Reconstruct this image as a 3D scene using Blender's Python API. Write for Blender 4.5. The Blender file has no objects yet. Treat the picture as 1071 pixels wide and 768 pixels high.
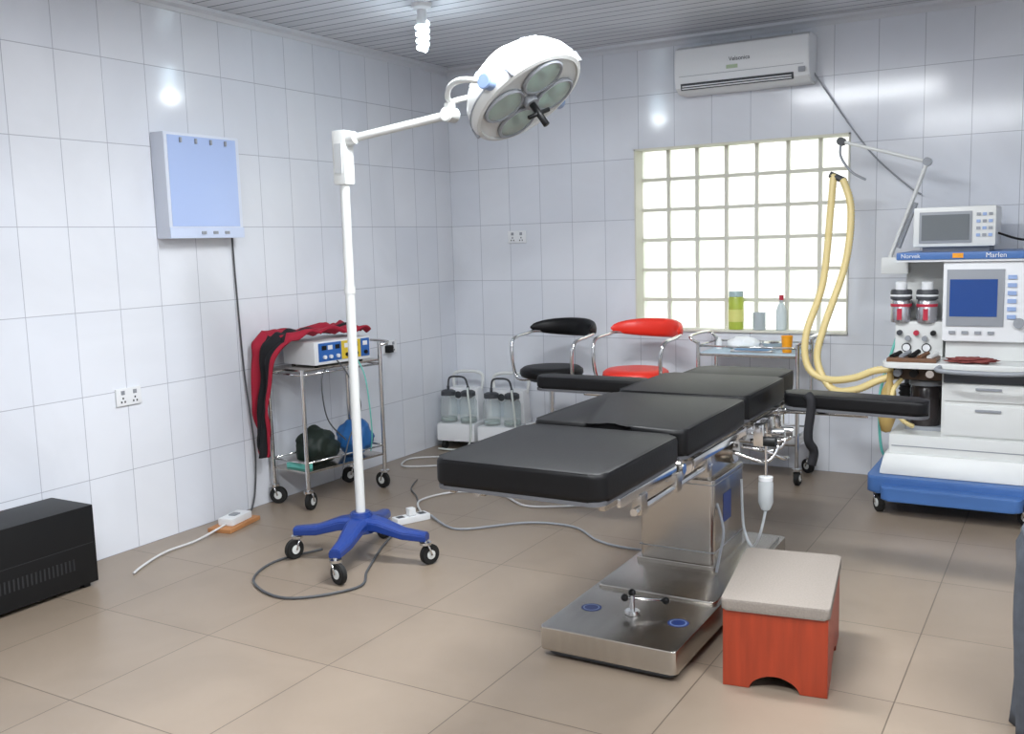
import bpy, bmesh, math, random
from mathutils import Vector, Matrix, Euler, noise
random.seed(4)
sc=bpy.context.scene
COL=sc.collection
# ------------------------------------------------------------------ materials
def lin(c):
    return tuple((x/12.92 if x<=.04045 else ((x+.055)/1.055)**2.4) for x in c)
def hx(h):
    h=h.lstrip('#'); return lin([int(h[i:i+2],16)/255 for i in (0,2,4)])
MATS={}
def mat(name,col,rough=.5,metal=0,noise_s=0,noise_a=.06,bump=0,emit=0,coat=0,alpha_mix=None,aniso=None,spec=.5):
    if name in MATS: return MATS[name]
    m=bpy.data.materials.new(name); m.use_nodes=True
    nt=m.node_tree; N=nt.nodes; L=nt.links; b=N['Principled BSDF']
    c=hx(col); b.inputs['Base Color'].default_value=(*c,1)
    b.inputs['Roughness'].default_value=rough; b.inputs['Metallic'].default_value=metal
    b.inputs['Coat Weight'].default_value=coat; b.inputs['Specular IOR Level'].default_value=spec
    tc=N.new('ShaderNodeTexCoord')
    if noise_s or bump:
        n=N.new('ShaderNodeTexNoise'); n.inputs['Scale'].default_value=noise_s or 60; n.inputs['Detail'].default_value=5
        if aniso:
            mp=N.new('ShaderNodeMapping'); mp.inputs['Scale'].default_value=aniso
            L.new(tc.outputs['Object'],mp.inputs[0]); L.new(mp.outputs[0],n.inputs['Vector'])
        else: L.new(tc.outputs['Object'],n.inputs['Vector'])
        mr=N.new('ShaderNodeMix'); mr.data_type='RGBA'
        mr.inputs[6].default_value=(*[x*(1-noise_a) for x in c],1); mr.inputs[7].default_value=(*[min(1,x*(1+noise_a)) for x in c],1)
        L.new(n.outputs['Fac'],mr.inputs[0]); L.new(mr.outputs[2],b.inputs['Base Color'])
        if bump:
            bp=N.new('ShaderNodeBump'); bp.inputs['Strength'].default_value=bump; bp.inputs['Distance'].default_value=.004
            L.new(n.outputs['Fac'],bp.inputs['Height']); L.new(bp.outputs[0],b.inputs['Normal'])
    if emit:
        b.inputs['Emission Color'].default_value=(*c,1); b.inputs['Emission Strength'].default_value=emit
    if alpha_mix is not None:
        t=N.new('ShaderNodeBsdfTransparent'); t.inputs[0].default_value=(*c,1)
        mx=N.new('ShaderNodeMixShader'); mx.inputs[0].default_value=alpha_mix
        L.new(t.outputs[0],mx.inputs[1]); L.new(b.outputs[0],mx.inputs[2]); L.new(mx.outputs[0],N['Material Output'].inputs[0])
    MATS[name]=m; return m
def tiled(name,axes,w,h,ox,oy,c1,c2,grout,rough,mortar=.0022,nscale=1.2,namt=.5,bump=.25,wav=0,spec=.5):
    m=bpy.data.materials.new(name); m.use_nodes=True
    nt=m.node_tree; N=nt.nodes; L=nt.links; b=N['Principled BSDF']
    tc=N.new('ShaderNodeTexCoord'); sp=N.new('ShaderNodeSeparateXYZ'); cb=N.new('ShaderNodeCombineXYZ')
    L.new(tc.outputs['Object'],sp.inputs[0])
    for i,(a,o) in enumerate(zip(axes,(ox,oy))):
        ad=N.new('ShaderNodeMath'); ad.operation='ADD'; ad.inputs[1].default_value=o
        L.new(sp.outputs['XYZ'.index(a)],ad.inputs[0]); L.new(ad.outputs[0],cb.inputs[i])
    br=N.new('ShaderNodeTexBrick'); br.offset=0; br.inputs['Scale'].default_value=1
    br.inputs['Brick Width'].default_value=w; br.inputs['Row Height'].default_value=h
    br.inputs['Mortar Size'].default_value=mortar; br.inputs['Mortar Smooth'].default_value=.1
    br.inputs['Color1'].default_value=(*hx(c1),1); br.inputs['Color2'].default_value=(*hx(c2),1); br.inputs['Mortar'].default_value=(*hx(grout),1)
    L.new(cb.outputs[0],br.inputs['Vector'])
    n=N.new('ShaderNodeTexNoise'); n.inputs['Scale'].default_value=nscale; n.inputs['Detail'].default_value=6; n.inputs['Distortion'].default_value=.8
    L.new(tc.outputs['Object'],n.inputs['Vector'])
    rp=N.new('ShaderNodeValToRGB'); rp.color_ramp.elements[0].position=.35; rp.color_ramp.elements[1].position=.65
    v=1-namt*.25; rp.color_ramp.elements[0].color=(v,v,v,1); rp.color_ramp.elements[1].color=(1,1,1,1)
    L.new(n.outputs['Fac'],rp.inputs[0])
    mx=N.new('ShaderNodeMix'); mx.data_type='RGBA'; mx.blend_type='MULTIPLY'; mx.inputs[0].default_value=1
    L.new(br.outputs['Color'],mx.inputs[6]); L.new(rp.outputs[0],mx.inputs[7]); L.new(mx.outputs[2],b.inputs['Base Color'])
    b.inputs['Roughness'].default_value=rough; b.inputs['Specular IOR Level'].default_value=spec
    bp=N.new('ShaderNodeBump'); bp.invert=True; bp.inputs['Strength'].default_value=bump; bp.inputs['Distance'].default_value=.002
    if wav:
        n2=N.new('ShaderNodeTexNoise'); n2.inputs['Scale'].default_value=5; L.new(tc.outputs['Object'],n2.inputs['Vector'])
        ma=N.new('ShaderNodeMath'); ma.operation='MULTIPLY_ADD'; ma.inputs[1].default_value=wav
        L.new(n2.outputs['Fac'],ma.inputs[0]); L.new(br.outputs['Fac'],ma.inputs[2]); L.new(ma.outputs[0],bp.inputs['Height'])
    else: L.new(br.outputs['Fac'],bp.inputs['Height'])
    L.new(bp.outputs[0],b.inputs['Normal'])
    return m
WT=dict(c1='#dfe2e8',c2='#d9dde5',grout='#a9adb7',rough=.14,mortar=.0018,wav=1.6,namt=.4)
M_wl=tiled('wall_tile_left','YZ',.25,.4,.2+10,0,**WT)
M_wb=tiled('wall_tile_back','XZ',.25,.4,0,0,**WT)
M_fl=tiled('floor_tile','XY',.6,.6,0,12,c1='#8f8172',c2='#8a7c6d',grout='#5f5448',rough=.33,mortar=.0022,nscale=2.5,namt=.4,spec=.4)
M_ce=tiled('pvc_ceiling','XY',60,.1,0,10,c1='#d2d5db',c2='#c6c9d0',grout='#7f8288',rough=.2,mortar=.006,bump=.9,nscale=1,namt=.2)
white=mat('white_plastic','#e0e2e4',.35)
offw=mat('offwhite_enamel','#d4d6d4',.35,noise_s=3,noise_a=.03)
greyp=mat('grey_plastic','#8e9298',.45)
dgrey=mat('dark_grey_plastic','#3a3d42',.5)
black=mat('black_plastic','#0e0f11',.5,spec=.35)
vinyl=mat('black_vinyl','#08080a',.48,noise_s=90,noise_a=.1,bump=.12,spec=.28)
rubber=mat('black_rubber','#141414',.7)
steel=mat('brushed_stainless','#bdb8b1',.25,1,noise_s=6,noise_a=.1,aniso=(1,1,30))
steelb=mat('base_stainless','#c9c5be',.26,1,noise_s=4,noise_a=.14,aniso=(12,1,1))
chrome=mat('chrome','#dcdcdc',.12,1)
blue=mat('blue_paint','#15367e',.35,coat=.15)
mblue=mat('machine_blue','#456da8',.4)
lblue=mat('light_blue_panel','#8fa6cf',.4)
viewer=mat('viewer_panel','#a9bce4',.25,coat=.3)
blscr=mat('blue_screen','#1b4488',.15)
dkscr=mat('dark_screen','#6a6f72',.15)
yel=mat('yellow_plastic','#d8bb38',.4)
hose=mat('yellow_hose','#e0cc90',.4)
red=mat('red_vinyl','#e23222',.38)
redc=mat('red_cloth','#a01630',.8,noise_s=50,bump=.3)
blkc=mat('black_cloth','#121217',.85,noise_s=50,bump=.3)
wood=mat('red_wood','#94351b',.42,noise_s=4,noise_a=.4,aniso=(10,10,1))
orwood=mat('orange_wood','#b07a4c',.6,noise_s=8,noise_a=.2)
cush=mat('grey_cushion','#857d75',.8,noise_s=160,noise_a=.25,bump=.3)
clear=mat('clear_plastic','#f7fafa',.08,alpha_mix=.2)
glassg=mat('lens_glass','#e6f0ea',.05,alpha_mix=.35)
refl=mat('lamp_reflector','#d9e6dc',.15,.8)
gwhite=mat('grout_cream','#cfcec2',.6)
green=mat('green_fluid','#bccb58',.3,alpha_mix=.75)
bluec=mat('blue_bundle','#23609e',.5,noise_s=12,bump=.3)
dgreen=mat('dark_green_bag','#16231c',.6,noise_s=20,bump=.5)
brown=mat('brown_tray','#6b4a33',.5)
amber=mat('amber_bag','#d2b877',.3,alpha_mix=.6)
bulbm=mat('bulb_glass','#dff4ff',.3,emit=14)
cordw=mat('white_cord','#c9c9c9',.5)
cordg=mat('grey_cord','#4b4d50',.5)
tealc=mat('teal_cord','#6cc4b8',.5)
hampm=mat('blue_grey_cloth','#454a52',.9,noise_s=30,noise_a=.3,bump=.5)
yellowr=mat('amber_cup','#e89a1c',.35)
redmark=mat('red_label','#b0223a',.5)
padunder=mat('grey_laminate','#55565a',.6)
# ------------------------------------------------------------------ builders
class G:
    def __init__(s,name,loc=(0,0,0),rz=0,world=True,scale=1):
        s.e=bpy.data.objects.new(name,None); s.e.empty_display_size=.1
        s.e.location=loc; s.e.rotation_euler=(0,0,rz); s.e.scale=(scale,)*3; COL.objects.link(s.e)
        s.o=Vector(loc) if world else Vector((0,0,0))
    def add(s,name,me,mats,smooth=False):
        if not isinstance(mats,(list,tuple)): mats=[mats]
        for m in mats: me.materials.append(m)
        if smooth:
            for p in me.polygons: p.use_smooth=True
        o=bpy.data.objects.new(name,me); COL.objects.link(o); o.parent=s.e
        o.location=-s.o
        return o
def mk(bm,name):
    bmesh.ops.recalc_face_normals(bm,faces=bm.faces)
    me=bpy.data.meshes.new(name); bm.to_mesh(me); bm.free(); return me
def smooth_angle(o,deg=35):
    for p in o.data.polygons: p.use_smooth=True
    try: o.data.set_sharp_from_angle(angle=math.radians(deg))
    except Exception: pass
def box(g,name,a,b,m,bev=0,seg=2,taper=None,rot=None):
    bm=bmesh.new(); bmesh.ops.create_cube(bm,size=1)
    a=Vector(a);b=Vector(b);c=(a+b)/2;s=b-a
    R=Euler(rot).to_matrix() if rot else Matrix.Identity(3)
    for v in bm.verts:
        p=Vector((v.co.x*s.x,v.co.y*s.y,v.co.z*s.z))
        if taper and v.co.z>0: p.x*=taper[0]; p.y*=taper[1]
        v.co=c+R@p
    if bev: bmesh.ops.bevel(bm,geom=list(bm.edges),offset=bev,segments=seg,profile=.7,affect='EDGES')
    o=g.add(name,mk(bm,name),m)
    if bev: smooth_angle(o)
    return o
def frame_from(n):
    n=Vector(n).normalized(); u=n.orthogonal().normalized(); return u,n.cross(u),n
def cyl(g,name,p1,p2,r,m,r2=None,n=20,bev=0):
    p1=Vector(p1);p2=Vector(p2); u,v,w=frame_from(p2-p1); r2=r if r2 is None else r2
    bm=bmesh.new(); A=[];B=[]
    for i in range(n):
        t=2*math.pi*i/n; d=u*math.cos(t)+v*math.sin(t)
        A.append(bm.verts.new(p1+d*r)); B.append(bm.verts.new(p2+d*r2))
    for i in range(n): bm.faces.new((A[i],A[(i+1)%n],B[(i+1)%n],B[i]))
    f1=bm.faces.new(A[::-1]); f2=bm.faces.new(B)
    if bev: bmesh.ops.bevel(bm,geom=list(f1.edges)+list(f2.edges),offset=bev,segments=2,affect='EDGES')
    o=g.add(name,mk(bm,name),m); smooth_angle(o); return o
def lathe(g,name,prof,c,axis,m,n=32,deg=35):
    c=Vector(c); u,v,w=frame_from(axis); bm=bmesh.new(); R=[]
    for r,z in prof:
        if r<1e-5: R.append([bm.verts.new(c+w*z)])
        else: R.append([bm.verts.new(c+w*z+(u*math.cos(2*math.pi*i/n)+v*math.sin(2*math.pi*i/n))*r) for i in range(n)])
    for k in range(len(R)-1):
        a,b=R[k],R[k+1]
        for i in range(n):
            j=(i+1)%n
            if len(a)==1 and len(b)==1: continue
            if len(a)==1: bm.faces.new((a[0],b[i],b[j]))
            elif len(b)==1: bm.faces.new((a[i],b[0],a[j]))
            else: bm.faces.new((a[i],b[i],b[j],a[j]))
    o=g.add(name,mk(bm,name),m); smooth_angle(o,deg); return o
def spline(pts,sub=8,closed=False):
    P=[Vector(p) for p in pts]; n=len(P); out=[]
    rng=n if closed else n-1
    for i in range(rng):
        if closed: p0,p1,p2,p3=P[(i-1)%n],P[i],P[(i+1)%n],P[(i+2)%n]
        else: p0,p1,p2,p3=P[max(i-1,0)],P[i],P[i+1],P[min(i+2,n-1)]
        for k in range(sub):
            t=k/sub; out.append(.5*((2*p1)+(p2-p0)*t+(2*p0-5*p1+4*p2-p3)*t*t+(3*p1-p0-3*p2+p3)*t**3))
    if not closed: out.append(P[-1])
    return out
def tube(g,name,pts,r,m,sub=8,n=8,closed=False,corr=None,straight=False):
    S=[Vector(p) for p in pts] if straight else spline(pts,sub,closed)
    if corr:
        d=[0]
        for i in range(1,len(S)): d.append(d[-1]+(S[i]-S[i-1]).length)
        step=corr/2; k=int(d[-1]/step); T=[];j=0
        for i in range(k+1):
            s=i*step
            while j<len(S)-2 and d[j+1]<s: j+=1
            T.append(S[j].lerp(S[j+1],min(1,max(0,(s-d[j])/max(1e-6,d[j+1]-d[j])))))
        S=T
    bm=bmesh.new(); rings=[]; N=len(S); pu=None
    for i,p in enumerate(S):
        if closed: t=S[(i+1)%N]-S[i-1]
        else: t=S[min(i+1,N-1)]-S[max(i-1,0)]
        t.normalize()
        if pu is None: pu=t.orthogonal().normalized()
        pu=(pu-t*pu.dot(t)).normalized(); pv=t.cross(pu)
        rr=r*(1.12 if i%2 else .88) if corr else r
        rings.append([bm.verts.new(p+(pu*math.cos(2*math.pi*k/n)+pv*math.sin(2*math.pi*k/n))*rr) for k in range(n)])
    for i in range(N if closed else N-1):
        a,b=rings[i],rings[(i+1)%N]
        for k in range(n): bm.faces.new((a[k],a[(k+1)%n],b[(k+1)%n],b[k]))
    if not closed: bm.faces.new(rings[0][::-1]); bm.faces.new(rings[-1])
    return g.add(name,mk(bm,name),m,smooth=True)
def poly(g,name,outline,z0,z1,m,bev=0,seg=3):
    bm=bmesh.new(); A=[bm.verts.new((x,y,z0)) for x,y in outline]; B=[bm.verts.new((x,y,z1)) for x,y in outline]; n=len(A)
    f0=bm.faces.new(A[::-1]); f1=bm.faces.new(B)
    for i in range(n): bm.faces.new((A[i],A[(i+1)%n],B[(i+1)%n],B[i]))
    if bev: bmesh.ops.bevel(bm,geom=list(f0.edges)+list(f1.edges),offset=bev,segments=seg,profile=.6,affect='EDGES')
    o=g.add(name,mk(bm,name),m); smooth_angle(o,50); return o
def rrect(x0,y0,x1,y1,r,n=5):
    out=[]
    for cx,cy,a in ((x1-r,y1-r,0),(x0+r,y1-r,90),(x0+r,y0+r,180),(x1-r,y0+r,270)):
        for i in range(n+1):
            t=math.radians(a+90*i/n); out.append((cx+r*math.cos(t),cy+r*math.sin(t)))
    return out
def extr(g,name,prof,origin,ax,ay,az,depth,m,bev=0):
    o=Vector(origin);ax=Vector(ax);ay=Vector(ay);az=Vector(az)
    bm=bmesh.new(); A=[bm.verts.new(o+ax*x+ay*y) for x,y in prof]; B=[bm.verts.new(o+ax*x+ay*y+az*depth) for x,y in prof]; n=len(A)
    f0=bm.faces.new(A[::-1]);f1=bm.faces.new(B)
    for i in range(n): bm.faces.new((A[i],A[(i+1)%n],B[(i+1)%n],B[i]))
    if bev: bmesh.ops.bevel(bm,geom=list(f0.edges)+list(f1.edges),offset=bev,segments=2,affect='EDGES')
    ob=g.add(name,mk(bm,name),m); smooth_angle(ob,40); return ob
def blob(g,name,c,s,m,amp=.12,fr=2.5,seed=0,sub=4,flat=None):
    bm=bmesh.new(); bmesh.ops.create_icosphere(bm,subdivisions=sub,radius=1)
    for v in bm.verts:
        d=v.co.normalized(); k=1+amp*noise.noise(d*fr+Vector((seed,seed*2,0)))+amp*.4*noise.noise(d*fr*3+Vector((seed,0,3)))
        p=Vector((d.x*s[0]*k,d.y*s[1]*k,d.z*s[2]*k))
        if flat is not None and p.z<-flat: p.z=-flat
        v.co=Vector(c)+p
    return g.add(name,mk(bm,name),m,smooth=True)
def text(g,name,s,loc,size,rot,m):
    cu=bpy.data.curves.new(name,'FONT'); cu.body=s; cu.size=size; cu.extrude=.0006; cu.align_x='CENTER'; cu.align_y='CENTER'
    cu.materials.append(m); o=bpy.data.objects.new(name,cu); COL.objects.link(o); o.parent=g.e
    o.location=Vector(loc)-g.o; o.rotation_euler=rot; return o
def caster(g,nm,x,y,r=.05,ztop=.14,ang=0,wm=None):
    wm=wm or rubber; c=math.cos(ang);s=math.sin(ang)
    wx,wy=x+.02*c,y+.02*s; ax=Vector((-s,c,0))
    W=Vector((wx,wy,r))
    cyl(g,nm+'_wheel',W-ax*.014,W+ax*.014,r,wm,n=24,bev=.004)
    cyl(g,nm+'_hub',W-ax*.017,W+ax*.017,r*.45,offw,n=16)
    for sg in (-1,1):
        q=W+ax*.022*sg
        tube(g,nm+'_fork_%d'%(sg+1),[q,(x+ax.x*.022*sg,y+ax.y*.022*sg,r*2+.008)],.005,chrome,straight=True)
    cyl(g,nm+'_plate',(x,y,r*2+.002),(x,y,r*2+.014),.028,chrome)
    cyl(g,nm+'_stem',(x,y,r*2+.01),(x,y,max(ztop,r*2+.02)),.01,chrome)
# ------------------------------------------------------------------ room
RX,RY,RZ=5.4,-8.2,2.74
def room_box(name,boxes,m):
    bm=bmesh.new()
    for a,b in boxes:
        r=bmesh.ops.create_cube(bm,size=1)['verts']; a=Vector(a);b=Vector(b)
        for v in r: v.co=Vector([(a[i]+b[i])/2+v.co[i]*(b[i]-a[i]) for i in range(3)])
    me=mk(bm,name); me.materials.append(m); o=bpy.data.objects.new(name,me); COL.objects.link(o); return o
WX0,WX1,WZ0,WZ1=1.47,2.85,.86,2.06
room_box('floor',[((-.2,RY-.2,-.1),(RX+.2,.2,0))],M_fl)
room_box('ceiling',[((-.2,RY-.2,RZ),(RX+.2,.2,RZ+.1))],M_ce)
room_box('wall_left',[((-.2,RY,0),(0,0,RZ))],M_wl)
room_box('wall_right',[((RX,RY,0),(RX+.2,0,RZ))],M_wl)
room_box('wall_front',[((-.2,RY-.2,0),(RX+.2,RY,RZ))],M_wb)
room_box('wall_back',[((-.2,0,0),(WX0,.2,RZ)),((WX1,0,0),(RX+.2,.2,RZ)),((WX0,0,0),(WX1,.2,WZ0)),((WX0,0,WZ1),(WX1,.2,RZ))],M_wb)
trimm=mat('trim_pvc','#c8cbd1',.3)
def trim(name,p0,p1,inn):
    bm=bmesh.new(); rows=[]
    prof=[(0,-.05),(.15,-.05),(.3,-.03),(.75,-.018),(.8,-.001),(0,-.001)]
    for p in (p0,p1):
        rows.append([bm.verts.new(Vector(p)+Vector(inn)*(.001+.055*a)+Vector((0,0,b))) for a,b in prof])
    n=len(prof)
    for i in range(n): bm.faces.new((rows[0][i],rows[0][(i+1)%n],rows[1][(i+1)%n],rows[1][i]))
    bm.faces.new(rows[0]);bm.faces.new(rows[1][::-1])
    me=mk(bm,name);me.materials.append(trimm);o=bpy.data.objects.new(name,me);COL.objects.link(o)
trim('trim_1',(0,RY,RZ),(0,0,RZ),(1,0,0)); trim('trim_2',(0,0,RZ),(RX,0,RZ),(0,-1,0))
# ------------------------------------------------------------------ glass block window
gm=bpy.data.materials.new('glass_block'); gm.use_nodes=True
nt=gm.node_tree;N=nt.nodes;L=nt.links
for n_ in list(N):
    if n_.type!='OUTPUT_MATERIAL': N.remove(n_)
out=N['Material Output']
tr=N.new('ShaderNodeBsdfTranslucent'); tp=N.new('ShaderNodeBsdfTransparent'); gl=N.new('ShaderNodeBsdfGlossy'); gl.inputs['Roughness'].default_value=.08
tcn=N.new('ShaderNodeTexCoord'); nz=N.new('ShaderNodeTexNoise'); nz.inputs['Scale'].default_value=1.6; L.new(tcn.outputs['Object'],nz.inputs['Vector'])
rp=N.new('ShaderNodeValToRGB'); rp.color_ramp.elements[0].position=.42; rp.color_ramp.elements[0].color=(*hx('#dfe5da'),1); rp.color_ramp.elements[1].position=.6; rp.color_ramp.elements[1].color=(*hx('#fcfcf8'),1)
L.new(nz.outputs['Fac'],rp.inputs[0]); L.new(rp.outputs[0],tr.inputs['Color']); L.new(rp.outputs[0],tp.inputs['Color'])
m1=N.new('ShaderNodeMixShader'); m1.inputs[0].default_value=.4; L.new(tr.outputs[0],m1.inputs[1]); L.new(tp.outputs[0],m1.inputs[2])
m2=N.new('ShaderNodeMixShader'); m2.inputs[0].default_value=.06; L.new(m1.outputs[0],m2.inputs[1]); L.new(gl.outputs[0],m2.inputs[2]); L.new(m2.outputs[0],out.inputs[0])
g=G('window_1',((WX0+WX1)/2,.12,WZ0))
nx,nz_=7,6; bw=(WX1-WX0)/nx; bh=(WZ1-WZ0)/nz_
bm=bmesh.new()
for i in range(nx):
    for j in range(nz_):
        cx=WX0+bw*(i+.5); cz=WZ0+bh*(j+.5); hw=bw/2-.01; hh=bh/2-.01
        K=8; grid=[]
        for a in range(K+1):
            row=[]
            for b in range(K+1):
                u=-1+2*a/K; v=-1+2*b/K
                e=min(1-abs(u),1-abs(v)); dep=.018*min(1,e*3.5)-.006*min(1,max(0,(e-.35)*3))
                row.append(bm.verts.new((cx+u*hw,.115-dep,cz+v*hh)))
            grid.append(row)
        for a in range(K):
            for b in range(K): bm.faces.new((grid[a][b],grid[a+1][b],grid[a+1][b+1],grid[a][b+1]))
g.add('glass_blocks',mk(bm,'glass_blocks'),gm,smooth=True)
bm=bmesh.new()
def addbox(bm,a,b):
    for v in bmesh.ops.create_cube(bm,size=1)['verts']: v.co=Vector([(a[i]+b[i])/2+v.co[i]*(b[i]-a[i]) for i in range(3)])
for i in range(nx+1):
    x=WX0+bw*i; addbox(bm,(x-.011,.1,WZ0),(x+.011,.13,WZ1))
for j in range(nz_+1):
    z=WZ0+bh*j; addbox(bm,(WX0,.101,z-.011),(WX1,.129,z+.011))
g.add('mortar_grid',mk(bm,'mortar_grid'),gwhite)
for nm,a,b in (('frame_top',(WX0,-.012,WZ1-.01),(WX1,.1,WZ1)),('frame_left',(WX0,-.012,WZ0),(WX0+.01,.1,WZ1)),('frame_right',(WX1-.01,-.012,WZ0),(WX1,.1,WZ1)),('sill',(WX0,-.02,WZ0),(WX1,.1,WZ0+.014))):
    box(g,nm,a,b,gwhite)
g=G('fluid_container',(2.15,.03,WZ0+.015))
lathe(g,'bottle',[(0,0),(.045,0),(.048,.01),(.048,.2),(.044,.21)],(2.15,.03,WZ0+.0155),(0,0,1),green)
lathe(g,'cap',[(.0,.245),(.044,.245),(.046,.24),(.046,.211),(0,.211)],(2.15,.03,WZ0+.0155),(0,0,1),mat('grey_cap','#9fb5b8',.4))
lathe(g,'label',[(.0485,.05),(.0492,.05),(.0492,.13),(.0485,.13)],(2.15,.03,WZ0+.0155),(0,0,1),mat('label_yellow','#d2d27c',.5))
g=G('spray_bottle',(2.44,.03,WZ0+.015))
mkb=mat('pale_bottle','#d6dde0',.2,alpha_mix=.5)
lathe(g,'bottle',[(0,0),(.03,0),(.033,.01),(.033,.12),(.02,.16),(.012,.17),(.012,.19),(0,.19)],(2.44,.03,WZ0+.0155),(0,0,1),mkb)
lathe(g,'cap',[(0,.22),(.014,.22),(.014,.19),(0,.19)],(2.44,.03,WZ0+.0155),(0,0,1),redmark)
g=G('glass_beaker',(2.3,.03,WZ0+.015))
lathe(g,'beaker',[(0,0),(.04,0),(.04,.11),(.038,.11),(.038,.004),(0,.004)],(2.3,.03,WZ0+.0155),(0,0,1),mkb)
# ------------------------------------------------------------------ air conditioner
g=G('air_conditioner',(2.24,-.1,2.5))
prof=[(0,0),(.0,.28),(.15,.28),(.19,.26),(.2,.2),(.2,.09),(.185,.03),(.13,0)]
extr(g,'body',prof,(1.83,-.004,2.36),(0,-1,0),(0,0,1),(1,0,0),.82,white,bev=.006)
box(g,'front_seam',(1.86,-.2055,2.455),(2.62,-.2045,2.458),greyp)
box(g,'outlet_slot',(1.87,-.2,2.375),(2.56,-.188,2.415),dgrey,rot=(.25,0,0))
for k in range(2): box(g,'vane_%d'%k,(1.88,-.207+k*.004,2.38+.014*k),(2.55,-.196+k*.004,2.386+.014*k),white)
text(g,'brand_text','Velsonica',(2.24,-.206,2.53),.034,(math.pi/2,0,0),dgrey)
box(g,'sticker',(2.16,-.2055,2.475),(2.23,-.2045,2.497),mat('sticker_grey','#a8b89a',.5))
box(g,'indicator',(2.59,-.206,2.41),(2.63,-.203,2.44),greyp)
tube(g,'drain_hose',[(2.645,-.06,2.42),(2.72,-.04,2.3),(2.85,-.03,2.1),(3.0,-.03,1.9),(3.19,-.03,1.72),(3.25,-.03,1.68)],.005,greyp)
# ------------------------------------------------------------------ ceiling bulb
BX,BY=.98,-1.69
g=G('ceiling_bulb',(BX,BY,RZ))
lathe(g,'rose',[(0,0),(.055,0),(.05,-.02),(.03,-.03),(.0,-.03)],(BX,BY,RZ-.0005),(0,0,1),white)
lathe(g,'holder',[(0,-.03),(.024,-.03),(.028,-.08),(0,-.08)],(BX,BY,RZ),(0,0,1),white)
pts=[]
for i in range(70):
    t=i/69; a=t*2*math.pi*4; r=.027-.006*t; pts.append((BX+r*math.cos(a),BY+r*math.sin(a),RZ-.1-.14*t))
tube(g,'spiral_tube',pts,.014,bulbm,straight=True)
cyl(g,'ballast',(BX,BY,RZ-.11),(BX,BY,RZ-.078),.03,white)
pl=bpy.data.lights.new('bulb_light','POINT'); pl.energy=4.5; pl.color=(.88,.96,1); pl.shadow_soft_size=.03
po=bpy.data.objects.new('bulb_light',pl); COL.objects.link(po); po.parent=g.e; po.location=(0,0,-.29)
# ------------------------------------------------------------------ unseen ceiling fixtures, added as fill light for the room
def fill_fixture(x,y,en,lx=1.2,ly=.3):
    g=G('added_fill_fixture',(x,y,RZ-.03))
    box(g,'housing',(x-lx/2-.03,y-ly/2-.03,RZ-.05),(x+lx/2+.03,y+ly/2+.03,RZ-.001),white,bev=.01)
    box(g,'fill_diffuser',(x-lx/2,y-ly/2,RZ-.056),(x+lx/2,y+ly/2,RZ-.05),mat('fill_diffuser','#f4f8ff',.5,emit=3))
    a=bpy.data.lights.new('fill_area_light','AREA'); a.shape='RECTANGLE'; a.size=lx; a.size_y=ly; a.energy=en; a.color=(.94,.97,1)
    o=bpy.data.objects.new('fill_area_light',a); COL.objects.link(o); o.parent=g.e; o.location=(0,0,-.04)
fill_fixture(2.4,-2.85,92); fill_fixture(3.0,-5.5,128); fill_fixture(4.6,-4.0,60)
# ------------------------------------------------------------------ X-ray film viewer
g=G('xray_film_viewer',(.05,-2.45,1.8))
box(g,'case',(.002,-2.70,1.54),(.1,-2.2,2.07),mat('viewer_case','#d0d6e2',.35),bev=.006)
box(g,'panel',(.1,-2.68,1.6),(.1025,-2.225,2.055),viewer)
for k in range(4):
    y=-2.6+.1*k; cyl(g,'clip_%d'%k,(.107,y,2.045),(.107,y,2.02),.007,greyp)
box(g,'bottom_strip',(.1005,-2.70,1.54),(.105,-2.2,1.595),mat('pale_blue_strip','#c3cee4',.4))
for k in range(3): box(g,'switch_%d'%k,(.105,-2.5+.08*k,1.56),(.11,-2.47+.08*k,1.575),greyp)
tube(g,'power_cord',[(.03,-2.22,1.54),(.012,-2.2,1.4),(.012,-2.19,1.1),(.015,-2.18,.8),(.02,-2.16,.55),(.02,-2.14,.3),(.02,-2.16,.1),(.03,-2.2,.012),(.06,-2.25,.01)],.005,cordg)
# ------------------------------------------------------------------ sockets
def socket(x,y,z,n,dark=False):
    g=G('wall_socket',(x,y,z))
    m=white
    if n=='x':
        box(g,'plate',(x+.001,y-.073,z-.043),(x+.012,y+.073,z+.043),m,bev=.003)
        for k in(-1,1):
            box(g,'switch_%d'%(k+1),(x+.012,y+k*.035-.01,z+.012),(x+.015,y+k*.035+.01,z+.032),greyp)
            for q,(dy,dz) in enumerate(((0,-.006),(-.01,-.024),(.01,-.024))): box(g,'pin_hole_%d_%d'%(k+1,q),(x+.012,y+k*.035+dy-.004,z+dz-.005),(x+.0128,y+k*.035+dy+.004,z+dz+.005),dgrey)
        if dark: box(g,'plug',(x+.0125,y-.06,z-.035),(x+.05,y-.01,z+.015),black,bev=.005)
    else:
        box(g,'plate',(x-.073,y-.012,z-.043),(x+.073,y-.001,z+.043),m,bev=.003)
        for k in(-1,1):
            box(g,'switch_%d'%(k+1),(x+k*.035-.01,y-.015,z+.012),(x+k*.035+.01,y-.012,z+.032),greyp)
            for q,(dx,dz) in enumerate(((0,-.006),(-.01,-.024),(.01,-.024))): box(g,'pin_hole_%d_%d'%(k+1,q),(x+k*.035+dx-.004,y-.0128,z+dz-.005),(x+k*.035+dx+.004,y-.012,z+dz+.005),dgrey)
socket(0,-2.95,.77,'x'); socket(0,-.83,.79,'x',True); socket(.56,0,1.51,'y')
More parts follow.
